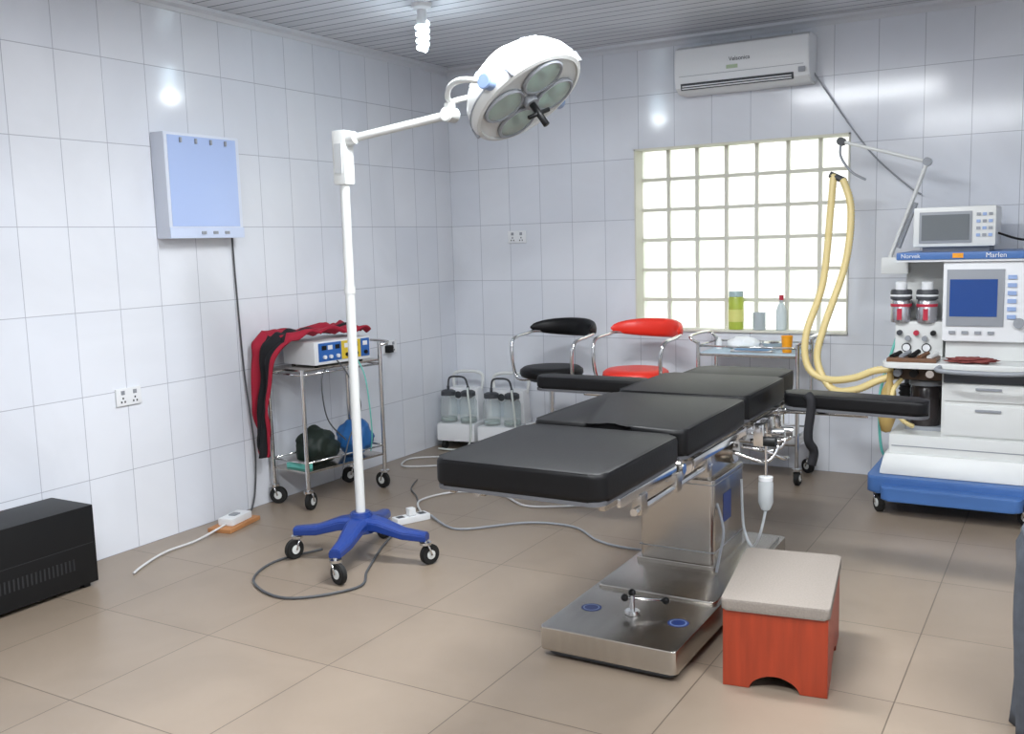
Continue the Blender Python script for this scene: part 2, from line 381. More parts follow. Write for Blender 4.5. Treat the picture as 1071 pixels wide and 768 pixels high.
# ------------------------------------------------------------------ black cabinet
g=G('voltage_stabilizer',(.15,-3.72,0))
box(g,'case',(.01,-4.05,.02),(.3,-3.41,.37),black,bev=.006)
for k in range(4): box(g,'foot_%d'%k,((.03,.25)[k%2],(-4.02,-3.47)[k//2],0),((.03,.25)[k%2]+.03,(-4.02,-3.47)[k//2]+.03,.021),rubber)
vg=mat('vent_grey','#232427',.6)
for k in range(22):
    y=-3.95+.02*k; box(g,'vent_%d'%k,(.3,y,.1),(.3015,y+.008,.15),vg)
box(g,'side_seam',(.3,-4.04,.2),(.301,-3.42,.203),vg)
# ------------------------------------------------------------------ surgical lamp
g=G('surgical_lamp',(1.17,-2.62,0)); H=Vector((1.17,-2.62,0))
def star_leg(g,nm,H,ang,Lg,m,zh=.19,zt=.135,w0=.055,w1=.028):
    d=Vector((math.cos(ang),math.sin(ang),0)); s=Vector((-d.y,d.x,0)); bm=bmesh.new(); rings=[]
    for t,wz,th in ((0,zh,.06),(.3,zh-.01,.055),(.65,zt+.01,.045),(1,zt,.04)):
        w=w0+(w1-w0)*t; p=H+d*Lg*t; rings.append([bm.verts.new(p+s*a*w+Vector((0,0,wz+b*th))) for a,b in ((-1,-.5),(-1,.2),(-.6,.5),(.6,.5),(1,.2),(1,-.5))])
    for i in range(3):
        for k in range(6): bm.faces.new((rings[i][k],rings[i][(k+1)%6],rings[i+1][(k+1)%6],rings[i+1][k]))
    bm.faces.new(rings[0]);bm.faces.new(rings[-1][::-1])
    bmesh.ops.bevel(bm,geom=list(bm.edges),offset=.004,segments=2,affect='EDGES')
    o=g.add(nm,mk(bm,nm),m); smooth_angle(o)
for i,a in enumerate((200,288,12,108)):
    a=math.radians(a); star_leg(g,'leg_%d'%i,H,a,.335,blue); p=H+Vector((math.cos(a),math.sin(a),0))*.325
    caster(g,'caster_%d'%i,p.x,p.y,.048,.13,ang=a+1)
cyl(g,'hub',(1.17,-2.62,.14),(1.17,-2.62,.235),.075,blue,r2=.05,bev=.006)
cyl(g,'pole',(1.17,-2.62,.2),(1.17,-2.62,1.8),.022,offw)
cyl(g,'pole_collar',(1.17,-2.62,1.26),(1.17,-2.62,1.29),.026,offw)
box(g,'counterweight_column',(1.135,-2.655,1.75),(1.205,-2.585,1.99),offw,bev=.012)
box(g,'column_slot',(1.15,-2.658,1.8),(1.19,-2.654,1.93),mat('slot_grey','#b6b9bb',.4))
A=Vector((1.17,-2.62,1.945)); HC=Vector((2.045,-2.5,2.08)); nrm=Vector((.60,-.03,-.80)).normalized()
J=Vector((1.70,-2.54,2.02))
cyl(g,'arm',A,J,.018,offw)
cyl(g,'arm_shoulder',A+Vector((.02,0,0)),A+Vector((.08,0,.01)),.028,offw,bev=.005)
cyl(g,'arm_elbow',J-Vector((0,.035,.0)),J+Vector((0,.035,0)),.032,offw,bev=.005)
cyl(g,'elbow_riser',J,J+Vector((0,0,.05)),.024,offw,bev=.004)
prof=[(0,-.19),(.06,-.187),(.1,-.178),(.115,-.158),(.17,-.135),(.215,-.1),(.245,-.055),(.258,-.01),(.258,.02),(.25,.035),(.235,.04),(.232,.03)]
lathe(g,'lamp_shell',prof,HC,nrm,offw,n=48)
lathe(g,'shell_seam',[(.2595,-.008),(.2605,-.008),(.2605,.0),(.2595,.0)],HC,nrm,greyp,n=48)
lathe(g,'back_cover_seam',[(.116,-.160),(.122,-.158),(.122,-.153),(.116,-.152)],HC,nrm,greyp,n=48)
u,v,w=frame_from(nrm)
lathe(g,'face_plate',[(0,.026),(.235,.026),(.235,.03),(0,.03)],HC,nrm,offw,n=48)
for k in range(4):
    t=math.radians(45+90*k+20); d=(u*math.cos(t)+v*math.sin(t)); c=HC+d*.135
    lathe(g,'lens_rim_%d'%k,[(.078,.03),(.092,.032),(.094,.042),(.088,.048),(.08,.046),(.078,.03)],c,nrm,greyp)
    lathe(g,'lens_reflector_%d'%k,[(0,.0302),(.04,.0305),(.079,.0325)],c,nrm,refl)
    lathe(g,'lens_glass_%d'%k,[(0,.05),(.04,.048),(.079,.043)],c,nrm,glassg)
    lathe(g,'lamp_bulb_%d'%k,[(.0,.046),(.016,.043),(.018,.031),(0,.031)],c,nrm,greyp,n=12)
    e=nrm.cross(d)
    for q in (-1,0,1):
        p=HC+d*.193-nrm*.1195+e*.03*q
        tube(g,'vent_%d_%d'%(k,q+1),[p-d*.014+nrm*-.008,p+d*.014+nrm*.012],.004,greyp,straight=True,n=6)
    d2=(d+e).normalized(); p=HC+d2*.258+nrm*.01
    tube(g,'rim_clip_%d'%k,[p-nrm*.02,p+nrm*.025],.008,greyp,straight=True,n=8)
lathe(g,'handle_socket',[(0,.06),(.03,.06),(.035,.03),(0,.03)],HC,nrm,greyp)
tube(g,'sterile_handle',[HC+nrm*.05,HC+nrm*.17],.014,black,straight=True,n=12)
tube(g,'handle_bar',[HC+nrm*.11-u*.05+v*.01,HC+nrm*.11+u*.05-v*.01],.009,black,straight=True)
kd=Vector((-.03,-.25,.04)); kd=(kd-nrm*kd.dot(nrm)).normalized()
near=HC+kd*.265-nrm*.005; far=HC-kd*.265-nrm*.005
J2=J+Vector((.0,0,.05))
tube(g,'yoke_near',[J2,J2+Vector((.03,-.06,.02)),HC+Vector((-.23,-.2,.03)),HC+kd*.29+Vector((-.1,-.01,.02)),near+kd*.02],.012,offw,sub=10,n=10)
tube(g,'yoke_far',[J2,J2+Vector((.03,.06,.02)),HC+Vector((-.25,.17,.04)),HC-kd*.29+Vector((-.1,.01,.03)),far-kd*.02],.012,offw,sub=10,n=10)
kb=mat('knob_blue','#8095b8',.4)
cyl(g,'pivot_knob',near-kd*.01,near+kd*.045,.03,kb,bev=.004)
cyl(g,'pivot_knob_far',far+kd*.01,far-kd*.045,.03,kb,bev=.004)
# ------------------------------------------------------------------ electrosurgery trolley
TX,TY,TR=.235,-1.75,math.radians(-8)
g=G('electrosurgical_trolley',(TX,TY,0),TR,world=False)
hw,hl=.15,.3
for i,(sx,sy) in enumerate(((-1,-1),(1,-1),(1,1),(-1,1))):
    cyl(g,'post_%d'%i,(sx*hw,sy*hl,.12),(sx*hw,sy*hl,.9 if sy>0 else .80),.0125,chrome)
    caster(g,'caster_%d'%i,sx*hw,sy*hl,.05,.13,ang=i*1.3+.6)
for nm,z in (('top',.8),('lower',.22)):
    box(g,nm+'_shelf',(-hw,-hl,z-.012),(hw,hl,z),steel,bev=.003)
    zr=z+.05 if nm=='lower' else z-.03
    for k,(a,b) in enumerate((((-hw,-hl),(hw,-hl)),((hw,-hl),(hw,hl)),((hw,hl),(-hw,hl)),((-hw,hl),(-hw,-hl)))):
        tube(g,nm+'_rail_%d'%k,[(a[0],a[1],zr),(b[0],b[1],zr)],.006,chrome,straight=True)
tube(g,'handle',[(-hw,hl,.88),(-hw,hl+.06,.9),(hw,hl+.06,.9),(hw,hl,.88)],.009,chrome,sub=6)
tube(g,'cable_teal',[(.16,.1,.83),(.21,.12,.7),(.2,.16,.4),(.14,.2,.25)],.004,tealc)
tube(g,'cable_black',[(.16,-.05,.83),(.21,-.02,.75),(.2,.08,.55),(.17,.0,.35),(.2,-.1,.15)],.004,cordg)
tube(g,'cable_black_2',[(.13,-.1,.8),(.17,-.18,.72),(.16,-.14,.5),(.17,-.02,.36)],.004,cordg)
g=G('electrosurgical_generator',(TX,TY,.8),TR,world=False)
box(g,'case',(-.13,-.2,.012),(.145,.23,.145),white,bev=.008)
for i,(sx,sy) in enumerate(((-1,-1),(1,-1),(1,1),(-1,1))): cyl(g,'foot_%d'%i,(sx*.1+.01,sy*.17+.01,.0005),(sx*.1+.01,sy*.17+.01,.013),.012,rubber)
pb=mat('panel_blue','#2a62ac',.4)
box(g,'panel_blue',(.145,-.17,.03),(.148,.0,.135),pb)
box(g,'panel_yellow',(.145,.0,.03),(.148,.15,.135),yel)
box(g,'panel_blue_right',(.145,.15,.03),(.148,.22,.135),pb)
for k,y in enumerate((-.13,-.085,-.03,.04,.11,.185)):
    box(g,'display_%d'%k,(.148,y-.017,.095),(.1495,y+.017,.12),white if k%2 else black)
    cyl(g,'knob_%d'%k,(.148,y,.055),(.16,y,.055),.011,black if k>2 else white)
g=G('lead_apron',(TX,TY,.8),TR,world=False)
bm=bmesh.new(); NV=16
path=[(p.x,p.y) for p in spline([(.27,.155,0),(.22,.18,0),(.14,.178,0),(.05,.17,0),(-.08,.18,0),(-.2,.175,0),(-.28,.165,0),(-.35,.15,0),(-.385,.06,0),(-.385,-.1,0),(-.39,-.26,0),(-.385,-.40,0),(-.385,-.5,0)],7)]
rows=[]
for i,(y,z) in enumerate(path):
    t=i/(len(path)-1); hang=max(0,(t-.56)/.44); w_=.135*(1-min(1,hang*1.8)*.5)*(1-hang*.4)+.014*math.sin(t*17); cx=-.02-.075*min(1,hang*1.6); row=[]
    for j in range(NV+1):
        s=-1+2*j/NV; nn=noise.noise(Vector((s*1.8,t*9,1.3)))*.05; fold=.018*math.sin(s*8+t*9)
        if hang>0: row.append(bm.verts.new((cx+s*w_,y+(nn+fold)*.8-.012,z)))
        else: row.append(bm.verts.new((cx+s*w_,y,z+abs(nn)+abs(fold)*.9-.02*max(0,abs(s)-.7))))
    rows.append(row)
for i in range(len(rows)-1):
    t=i/(len(rows)-1)
    for j in range(NV):
        f=bm.faces.new((rows[i][j],rows[i+1][j],rows[i+1][j+1],rows[i][j+1]))
        f.material_index=1 if (t>.55 and 4<=j<=13) or (t<=.55 and 5<=j<=9) else 0
ob=g.add('cloth',mk(bm,'cloth'),[redc,blkc],smooth=True); sd=ob.modifiers.new('th','SOLIDIFY'); sd.thickness=.012; sd.offset=0
g=G('diathermy_bag',(.2,-1.83,.22)); blob(g,'bag',(.21,-1.83,.315),(.11,.13,.105),dgreen,.25,2,3,flat=.093)
g=G('blue_cable_bundle',(.27,-1.6,.22)); blob(g,'bundle',(.28,-1.565,.325),(.115,.1,.115),bluec,.18,2,7,flat=.103)
g=G('foot_pedal',(.22,-2.0,.22)); box(g,'pedal_plate',(.14,-2.02,.221),(.3,-1.975,.25),tealc,bev=.006)
# ------------------------------------------------------------------ floor cables & blocks
g=G('junction_box',(.17,-2.47,0),math.radians(12),world=False)
box(g,'wood_board',(-.07,-.14,.0005),(.07,.14,.022),orwood,bev=.003)
box(g,'box',(-.045,-.08,.022),(.045,.1,.06),white,bev=.006)
box(g,'switch',(-.02,-.02,.06),(.02,.03,.066),greyp)
tube(g,'cord',[(0,-.08,.03),(-.02,-.3,.01),(-.06,-.5,.008),(-.03,-.7,.008),(.0,-.8,.008)],.006,cordw)
g=G('power_strip',(1.0,-2.0,0),math.radians(-25),world=False)
box(g,'body',(-.035,-.1,.0005),(.035,.1,.035),white,bev=.006)
for k in range(3): box(g,'outlet_%d'%k,(-.02,-.085+.065*k,.035),(.02,-.045+.065*k,.0358),dgrey)
box(g,'plug',(-.02,-.02,.036),(.02,.02,.075),white,bev=.005)
g=G('floor_cables',(1.2,-2.2,0))
tube(g,'cable_1',[(.9,-2.6,.008),(.82,-2.85,.008),(.93,-3.09,.008),(1.21,-3.18,.008),(1.4,-2.95,.008),(1.3,-2.75,.008),(1.15,-2.45,.008),(1.05,-2.17,.02)],.006,cordg)
tube(g,'cable_2',[(1.06,-1.9,.015),(1.25,-2.02,.008),(1.37,-2.01,.008),(1.6,-1.78,.008),(1.85,-1.75,.008),(2.05,-1.9,.008),(2.2,-1.95,.008),(2.36,-1.95,.008)],.006,greyp)
tube(g,'cable_3',[(.98,-1.88,.015),(.81,-1.65,.008),(.9,-1.4,.008),(1.19,-1.36,.008),(1.45,-1.5,.008),(1.8,-1.3,.008)],.006,cordw)
tube(g,'cable_4',[(.49,-.58,.008),(.25,-.65,.008),(.1,-.78,.008),(.2,-.98,.008),(.45,-.83,.008),(.6,-.65,.008)],.006,cordw)
tube(g,'cable_5',[(.5,-1.25,.008),(.6,-1.45,.008),(.75,-1.6,.008),(.9,-1.8,.008)],.004,cordg)
# ------------------------------------------------------------------ suction machines
def suction(x,y,w=.3):
    g=G('suction_machine',(x,y,0),math.radians(8),world=False,scale=1.2)
    h=w/2
    box(g,'base',(-h,-.12,.05),(h,.12,.16),white,bev=.02)
    box(g,'tower',(-h+.02,.0,.16),(h-.02,.115,.36),white,bev=.015,taper=(.9,.8))
    box(g,'control_panel',(-h+.05,-.006,.2),(h-.05,.005,.3),mat('pale_panel','#c2cbd2',.4))
    cyl(g,'gauge',(-.02,-.02,.32),(-.02,0.01,.32),.028,white); cyl(g,'gauge_face',(-.02,-.022,.32),(-.02,-.0195,.32),.022,dgrey)
    cyl(g,'knob',(.05,-.02,.31),(.05,0.01,.31),.014,black)
    tube(g,'handle',[(-h+.04,.08,.32),(-h+.03,.09,.43),(0,.095,.45),(h-.03,.09,.43),(h-.04,.08,.32)],.01,offw)
    for k,xx in enumerate((-.065,.065)):
        c=(xx,-.062,.161)
        lathe(g,'jar_%d'%k,[(0,0),(.048,0),(.052,.01),(.052,.13),(.042,.152),(.042,.165)],c,(0,0,1),clear,n=24)
        lathe(g,'jar_lid_%d'%k,[(0,.195),(.03,.195),(.044,.187),(.045,.163),(0,.163)],c,(0,0,1),dgrey,n=24)
        cyl(g,'jar_port_%d'%k,(xx,-.062,.35),(xx,-.062,.38),.008,dgrey)
        lathe(g,'jar_fluid_%d'%k,[(0,.012),(.047,.012),(.047,.03),(0,.03)],c,(0,0,1),mat('pale_fluid','#8fa09b',.2),n=24)
    tube(g,'tube_1',[(-.065,-.062,.38),(-.05,-.07,.43),(.0,-.07,.44),(.05,-.07,.43),(.065,-.062,.38)],.006,dgrey)
    tube(g,'tube_2',[(.065,-.062,.37),(.09,-.12,.35),(.11,-.135,.2),(.1,-.14,.05),(.03,-.155,.012),(-.1,-.155,.012)],.006,mat('pale_tube','#c9cfca',.3))
    for i,(sx,sy) in enumerate(((-1,-1),(1,-1),(1,1),(-1,1))):
        cyl(g,'wheel_%d'%i,(sx*(h-.04)-.012,sy*.09,.0255),(sx*(h-.04)+.012,sy*.09,.0255),.025,rubber)
        cyl(g,'stem_%d'%i,(sx*(h-.04),sy*.09,.045),(sx*(h-.04),sy*.09,.06),.01,greyp)
suction(.2,-.24,.25); suction(.565,-.24,.28)
# ------------------------------------------------------------------ stools
def stool(name,x,y,pm,rz=0):
    g=G(name,(x,y,0),rz,world=False,scale=1.1)
    lathe(g,'seat',[(0,.61),(.12,.613),(.165,.61),(.185,.595),(.188,.575),(.18,.558),(.16,.55),(0,.55)],(0,0,0),(0,0,1),pm,n=40,deg=60)
    cyl(g,'seat_plate',(0,0,.53),(0,0,.55),.13,dgrey)
    cyl(g,'gas_column',(0,0,.3),(0,0,.53),.016,chrome); cyl(g,'outer_column',(0,0,.1),(0,0,.34),.026,chrome)
    for i in range(5):
        a=math.radians(72*i+20); d=Vector((math.cos(a),math.sin(a),0))
        tube(g,'base_leg_%d'%i,[d*.02+Vector((0,0,.14)),d*.14+Vector((0,0,.12)),d*.21+Vector((0,0,.085))],.014,chrome)
        caster(g,'caster_%d'%i,d.x*.21,d.y*.21,.03,.085,ang=a+1.5)
    tube(g,'foot_ring',[(.17*math.cos(t*math.pi/8),.17*math.sin(t*math.pi/8),.25) for t in range(16)],.008,chrome,closed=True,sub=2)
    for k in range(3):
        a=2.1*k; tube(g,'ring_spoke_%d'%k,[(.02*math.cos(a),.02*math.sin(a),.25),(.17*math.cos(a),.17*math.sin(a),.25)],.006,chrome,straight=True)
    R=.235
    P=[(-.1,-.05,.535),(-.19,-.07,.53),(-.225,-.08,.57),(-.235,-.09,.7),(-.24,-.06,.77),(-R,.05,.79)]
    arc=[(R*math.cos(math.radians(a)),.05+R*.8*math.sin(math.radians(a)),.80) for a in range(165,10,-15)]
    Q=[(-p[0],p[1],p[2]) for p in P[::-1]]
    tube(g,'arm_frame',P+arc+Q,.011,chrome,sub=5,n=10)
    bm=bmesh.new(); rings=[]
    A0,A1=172,8; n=24
    for i in range(n+1):
        a=math.radians(A0+(A1-A0)*i/n); e=math.sin(math.pi*i/n)**.45 if 0<i<n else .12
        cx,cy=R*math.cos(a),.05+R*.8*math.sin(a); nx_,ny_=math.cos(a),math.sin(a); ring=[]
        for k in range(12):
            t=2*math.pi*k/12; rr=.026*e*math.cos(t); zz=.055*e*math.sin(t)
            ring.append(bm.verts.new((cx+nx_*rr,cy+ny_*rr,.825+zz)))
        rings.append(ring)
    for i in range(n):
        for k in range(12): bm.faces.new((rings[i][k],rings[i][(k+1)%12],rings[i+1][(k+1)%12],rings[i+1][k]))
    bm.faces.new(rings[0]);bm.faces.new(rings[-1][::-1])
    g.add('back_pad',mk(bm,'back_pad'),pm,smooth=True)
stool('surgeon_stool',1.13,-.6,vinyl,math.radians(-14)); stool('surgeon_stool',1.69,-.54,red,math.radians(-14))
# ------------------------------------------------------------------ instrument trolley
g=G('instrument_trolley',(2.33,-.27,0))
x0,x1,y0,y1=2.06,2.66,-.44,-.1
for i,(x,y) in enumerate(((x0,y0),(x1,y0),(x1,y1),(x0,y1))):
    cyl(g,'post_%d'%i,(x,y,.11),(x,y,.84),.0125,chrome); caster(g,'caster_%d'%i,x,y,.045,.12,ang=i*1.1+.4)
for nm,z in (('top',.77),('lower',.25)):
    box(g,nm+'_shelf',(x0,y0,z-.015),(x1,y1,z),steel,bev=.003)
    for k,(a,b) in enumerate((((x0,y0),(x1,y0)),((x1,y0),(x1,y1)),((x1,y1),(x0,y1)),((x0,y1),(x0,y0)))):
        tube(g,nm+'_rail_%d'%k,[(*a,z+.045),(*b,z+.045)],.006,chrome,straight=True)
box(g,'cloth_liner',(x0+.01,y0+.01,.7705),(x1-.01,y1-.01,.776),mat('pale_blue_cloth','#b2c6d4',.8,noise_s=20,bump=.3))
for sx in (x0,x1):
    o_=.05 if sx>2.3 else -.05
    tube(g,'push_handle_%d'%(sx>2.3),[(sx,y0,.83),(sx+o_,y0,.87),(sx+o_,y1,.87),(sx,y1,.83)],.009,chrome,sub=6)
zt=.777
g=G('plastic_cup',(2.57,-.33,zt)); lathe(g,'cup',[(0,0),(.026,0),(.034,.1),(.031,.1),(.024,.005),(0,.005)],(2.57,-.33,zt),(0,0,1),yellowr)
g=G('gauze_pack',(2.27,-.2,zt)); blob(g,'gauze',(2.27,-.2,zt+.03),(.1,.07,.045),mat('gauze','#e8ecee',.9),.3,3,5,sub=3,flat=.028)
g=G('steel_bowl',(2.45,-.2,zt)); lathe(g,'bowl',[(0,0),(.04,0),(.07,.04),(.075,.045),(.068,.04),(.038,.005),(0,.004)],(2.45,-.2,zt),(0,0,1),chrome)
g=G('medicine_vial',(2.13,-.25,zt)); lathe(g,'vial',[(0,0),(.018,0),(.018,.05),(.01,.06),(.01,.07),(0,.07)],(2.13,-.25,zt),(0,0,1),white)
g=G('forceps_tray',(2.38,-.36,zt)); box(g,'tray',(2.25,-.41,zt),(2.5,-.32,zt+.015),chrome,bev=.004); box(g,'lid_stripe',(2.27,-.4,zt+.015),(2.48,-.33,zt+.018),mat('blue_wrap','#5c86b0',.7))
# ------------------------------------------------------------------ operating table
g=G('operating_table',(2.65,-2.45,0))
ZP=.014
poly(g,'base_skirt',rrect(2.46,-3.18,2.93,-1.82,.03),.012,.035,dgrey)
poly(g,'base',rrect(2.44,-3.2,2.95,-1.8,.015),.032,.115,steelb,bev=.006)
poly(g,'base_top_panel',rrect(2.455,-2.75,2.935,-1.84,.02),.115,.128,steelb,bev=.006)
for k in range(4): cyl(g,'foot_%d'%k,((2.52,2.86)[k%2],(-3.08,-1.9)[k//2],.0005),((2.52,2.86)[k%2],(-3.08,-1.9)[k//2],.015),.03,rubber)
for k,(x,y) in enumerate(((2.53,-2.96),(2.87,-2.96))):
    lathe(g,'blue_label_%d'%k,[(0,.1158),(.038,.1158),(.038,.1152),(0,.1152)],(x,y,0),(0,0,1),blue); lathe(g,'label_ring_%d'%k,[(.026,.1164),(.03,.1164),(.03,.1158),(.026,.1158)],(x,y,0),(0,0,1),lblue)
cyl(g,'pedal_post',(2.69,-2.95,.115),(2.69,-2.95,.19),.01,chrome)
cyl(g,'pedal_collar',(2.69,-2.95,.115),(2.69,-2.95,.13),.028,chrome,bev=.004)
tube(g,'pedal_lever',[(2.67,-2.96,.175),(2.69,-2.95,.175),(2.8,-2.9,.165)],.006,chrome,straight=True)
for k,p in enumerate(((2.665,-2.96,.175),(2.8,-2.9,.165),(2.69,-2.95,.195))): blob(g,'pedal_knob_%d'%k,p,(.014,.014,.014),black,0,1,0,sub=3)
poly(g,'column_lower',rrect(2.50,-2.42,2.82,-2.02,.02),.12,.5,steel,bev=.004)
poly(g,'column_flange',rrect(2.485,-2.435,2.835,-2.005,.02),.128,.15,steel,bev=.004)
poly(g,'column_upper',rrect(2.52,-2.4,2.80,-2.04,.02),.495,.61,steel,bev=.004)
box(g,'column_label',(2.8205,-2.3,.3),(2.8215,-2.2,.42),blue)
for z in (.2,.48):
    box(g,'column_seam_%d'%(z*100),(2.498,-2.422,z),(2.822,-2.018,z+.003),greyp)
box(g,'tilt_head',(2.52,-2.38,.59),(2.79,-2.06,.67),dgrey,bev=.01)
cyl(g,'tilt_drum',(2.46,-2.22,.59),(2.85,-2.22,.59),.055,steel,bev=.006)
cyl(g,'tilt_drum_2',(2.72,-2.5,.57),(2.72,-2.38,.57),.045,chrome,bev=.006)
def rails(nm,y0,y1,x0=2.37,x1=2.90):
    for k,x in enumerate((x0,x1)): box(g,'%s_frame_%d'%(nm,k),(x-.01,y0,.675+ZP),(x+.01,y1,.71+ZP),steel,bev=.003)
    for k,x in enumerate((x0-.04,x1+.04)):
        box(g,'%s_side_rail_%d'%(nm,k),(x-.005,y0+.03,.682+ZP),(x+.005,y1-.03,.71+ZP),chrome,bev=.002)
        for q,yy in enumerate((y0+.08,y1-.08)): box(g,'%s_standoff_%d_%d'%(nm,k,q),(min(x,(x0,x1)[k]),yy-.012,.69+ZP),(max(x,(x0,x1)[k]),yy+.012,.704+ZP),chrome)
    for q,yy in enumerate((y0+.03,y1-.03)): box(g,'%s_cross_%d'%(nm,q),(x0,yy-.012,.678+ZP),(x1,yy+.012,.70+ZP),steel)
rails('leg',-3.60,-3.08,2.36,2.88); rails('seat',-3.02,-2.37); rails('back',-2.31,-1.75); rails('head',-1.68,-1.4,2.42,2.86)
for k,x in enumerate((2.355,2.915)):
    cyl(g,'leg_extension_bar_%d'%k,(x,-3.45,.65),(x,-2.75,.65),.012,chrome)
    for q,yy in enumerate((-3.4,-3.1,-2.8)): box(g,'bar_clamp_%d_%d'%(k,q),(x-.016,yy-.025,.635),(x+.016,yy+.025,.70),steel,bev=.004)
box(g,'spine_frame',(2.54,-3.1,.65),(2.76,-1.8,.69),steel,bev=.004)
for k,(yy) in enumerate((-3.05,-2.34,-1.715)):
    cyl(g,'hinge_%d'%k,(2.35,yy,.70),(2.93,yy,.70),.018,chrome)
    for q,x in enumerate((2.36,2.91)): cyl(g,'hinge_cap_%d_%d'%(k,q),(x-.012,yy,.695),(x+.012,yy,.695),.034,steel)
def pad(nm,out,z1=.80):
    poly(g,nm+'_board',[(2.64+(x-2.64)*.98,y) for x,y in out],.71+ZP,.723+ZP,padunder)
    poly(g,nm+'_pad',out,.722+ZP,z1+ZP,vinyl,bev=.018,seg=4)
pad('leg',rrect(2.345,-3.69,2.925,-3.065,.045),.805)
so=rrect(2.345,-3.045,2.93,-2.345,.035)
arc=[(2.645-.09*math.cos(math.radians(a)),-3.045+.035*math.sin(math.radians(a))) for a in range(0,181,20)]
so=so[:18]+arc+so[18:]
pad('seat',so,.815)
pad('back',rrect(2.36,-2.325,2.925,-1.73,.035),.82)
pad('head',rrect(2.41,-1.71,2.88,-1.37,.05),.81)
def armboard(nm,xa,xb,y,ang,dz=0):
    sgn=1 if xb>xa else -1
    L_=abs(xb-xa); c=math.cos(ang);s=math.sin(ang)
    base=rrect(0,-.07,L_,.07,.05)
    pts=[(xa+sgn*(x*c), y+x*s+y_) for x,y_ in base]
    if sgn<0: pts=pts[::-1]
    poly(g,nm+'_board',pts,.73+dz,.742+dz,padunder); poly(g,nm+'_pad',pts,.742+dz,.80+dz,vinyl,bev=.016,seg=4)
    tube(g,nm+'_bracket',[(xa-sgn*.05,y,.71),(xa+sgn*.1,y+.1*s,.715+dz),(xa+sgn*.35,y+.35*s,.72+dz)],.012,chrome)
    box(g,nm+'_clamp',(min(xa-sgn*.07,xa-sgn*.02),y-.03,.665),(max(xa-sgn*.07,xa-sgn*.02),y+.03,.73),chrome,bev=.004)
armboard('left_armboard',2.30,1.70,-1.80,0,.0)
armboard('right_armboard',2.97,3.56,-1.9,-.12,.0)
tube(g,'strap',[(3.08,-1.98,.80),(3.1,-1.99,.765),(3.09,-2.0,.62),(3.11,-1.98,.56),(3.1,-1.98,.5)],.02,blkc)
for k,(y,z) in enumerate(((-2.15,.66),(-2.28,.65),(-2.0,.64))):
    box(g,'rail_clamp_%d'%k,(2.945,y-.025,z-.02),(2.985,y+.025,z+.07),chrome,bev=.005); cyl(g,'clamp_knob_%d'%k,(2.985,y,z),(3.03,y,z),.02,black if k==1 else chrome)
tube(g,'crank',[(2.95,-2.25,.62),(3.03,-2.2,.57),(3.03,-2.1,.55)],.008,chrome)
for k in range(3): tube(g,'linkage_%d'%k,[(2.86,-2.3+.12*k,.6),(2.98,-2.25+.12*k,.56+.02*k),(3.02,-2.2+.1*k,.62)],.009,chrome)
cyl(g,'bottle_hook',(2.99,-2.28,.5),(2.99,-2.28,.64),.006,chrome)
lathe(g,'drain_bottle',[(0,.36),(.018,.37),(.03,.4),(.03,.48),(.026,.49),(0,.49)],(2.99,-2.28,0),(0,0,1),mat('milky_plastic','#dfe4e6',.3,alpha_mix=.6))
lathe(g,'drain_bottle_cap',[(0,.505),(.028,.505),(.028,.49),(0,.49)],(2.99,-2.28,0),(0,0,1),white)
tube(g,'drain_tube',[(2.99,-2.28,.365),(2.96,-2.26,.25),(2.91,-2.2,.18),(2.86,-2.15,.25),(2.85,-2.15,.45)],.006,mat('milky_tube','#cfd6da',.3))
tube(g,'hand_control_cord',[(2.82,-2.38,.4),(2.86,-2.42,.3),(2.85,-2.44,.2),(2.84,-2.45,.135)],.006,greyp)
# ------------------------------------------------------------------ step stool
g=G('step_stool',(3.21,-2.83,0),math.radians(8),world=False)
hx_,hy_=.165,.27
def panel(nm,p0,p1,out,th,arch):
    p0=Vector((*p0,0));p1=Vector((*p1,0));d=(p1-p0);Ln=d.length;d.normalize()
    r=arch; pr=[(0,.0005)]
    pr+= [(Ln/2-r,.0005)]+[(Ln/2-r*math.cos(math.radians(a)),.0005+.05*math.sin(math.radians(a))) for a in range(15,180,15)]+[(Ln/2+r,.0005)]
    pr+=[(Ln,.0005),(Ln,.262),(0,.262)]
    extr(g,nm,pr,p0,d,(0,0,1),Vector((*out,0)),th,wood,bev=.0015)
panel('front_panel',(-hx_,-hy_),(hx_,-hy_),(0,1),.018,.08)
panel('back_panel',(-hx_,hy_-.018),(hx_,hy_-.018),(0,1),.018,.08)
panel('left_panel',(-hx_,-hy_+.018),(-hx_,hy_-.018),(1,0),.018,.12)
panel('right_panel',(hx_-.018,-hy_+.018),(hx_-.018,hy_-.018),(1,0),.018,.12)
poly(g,'cushion',rrect(-.17,-.28,.17,.28,.015),.262,.3,cush,bev=.01)
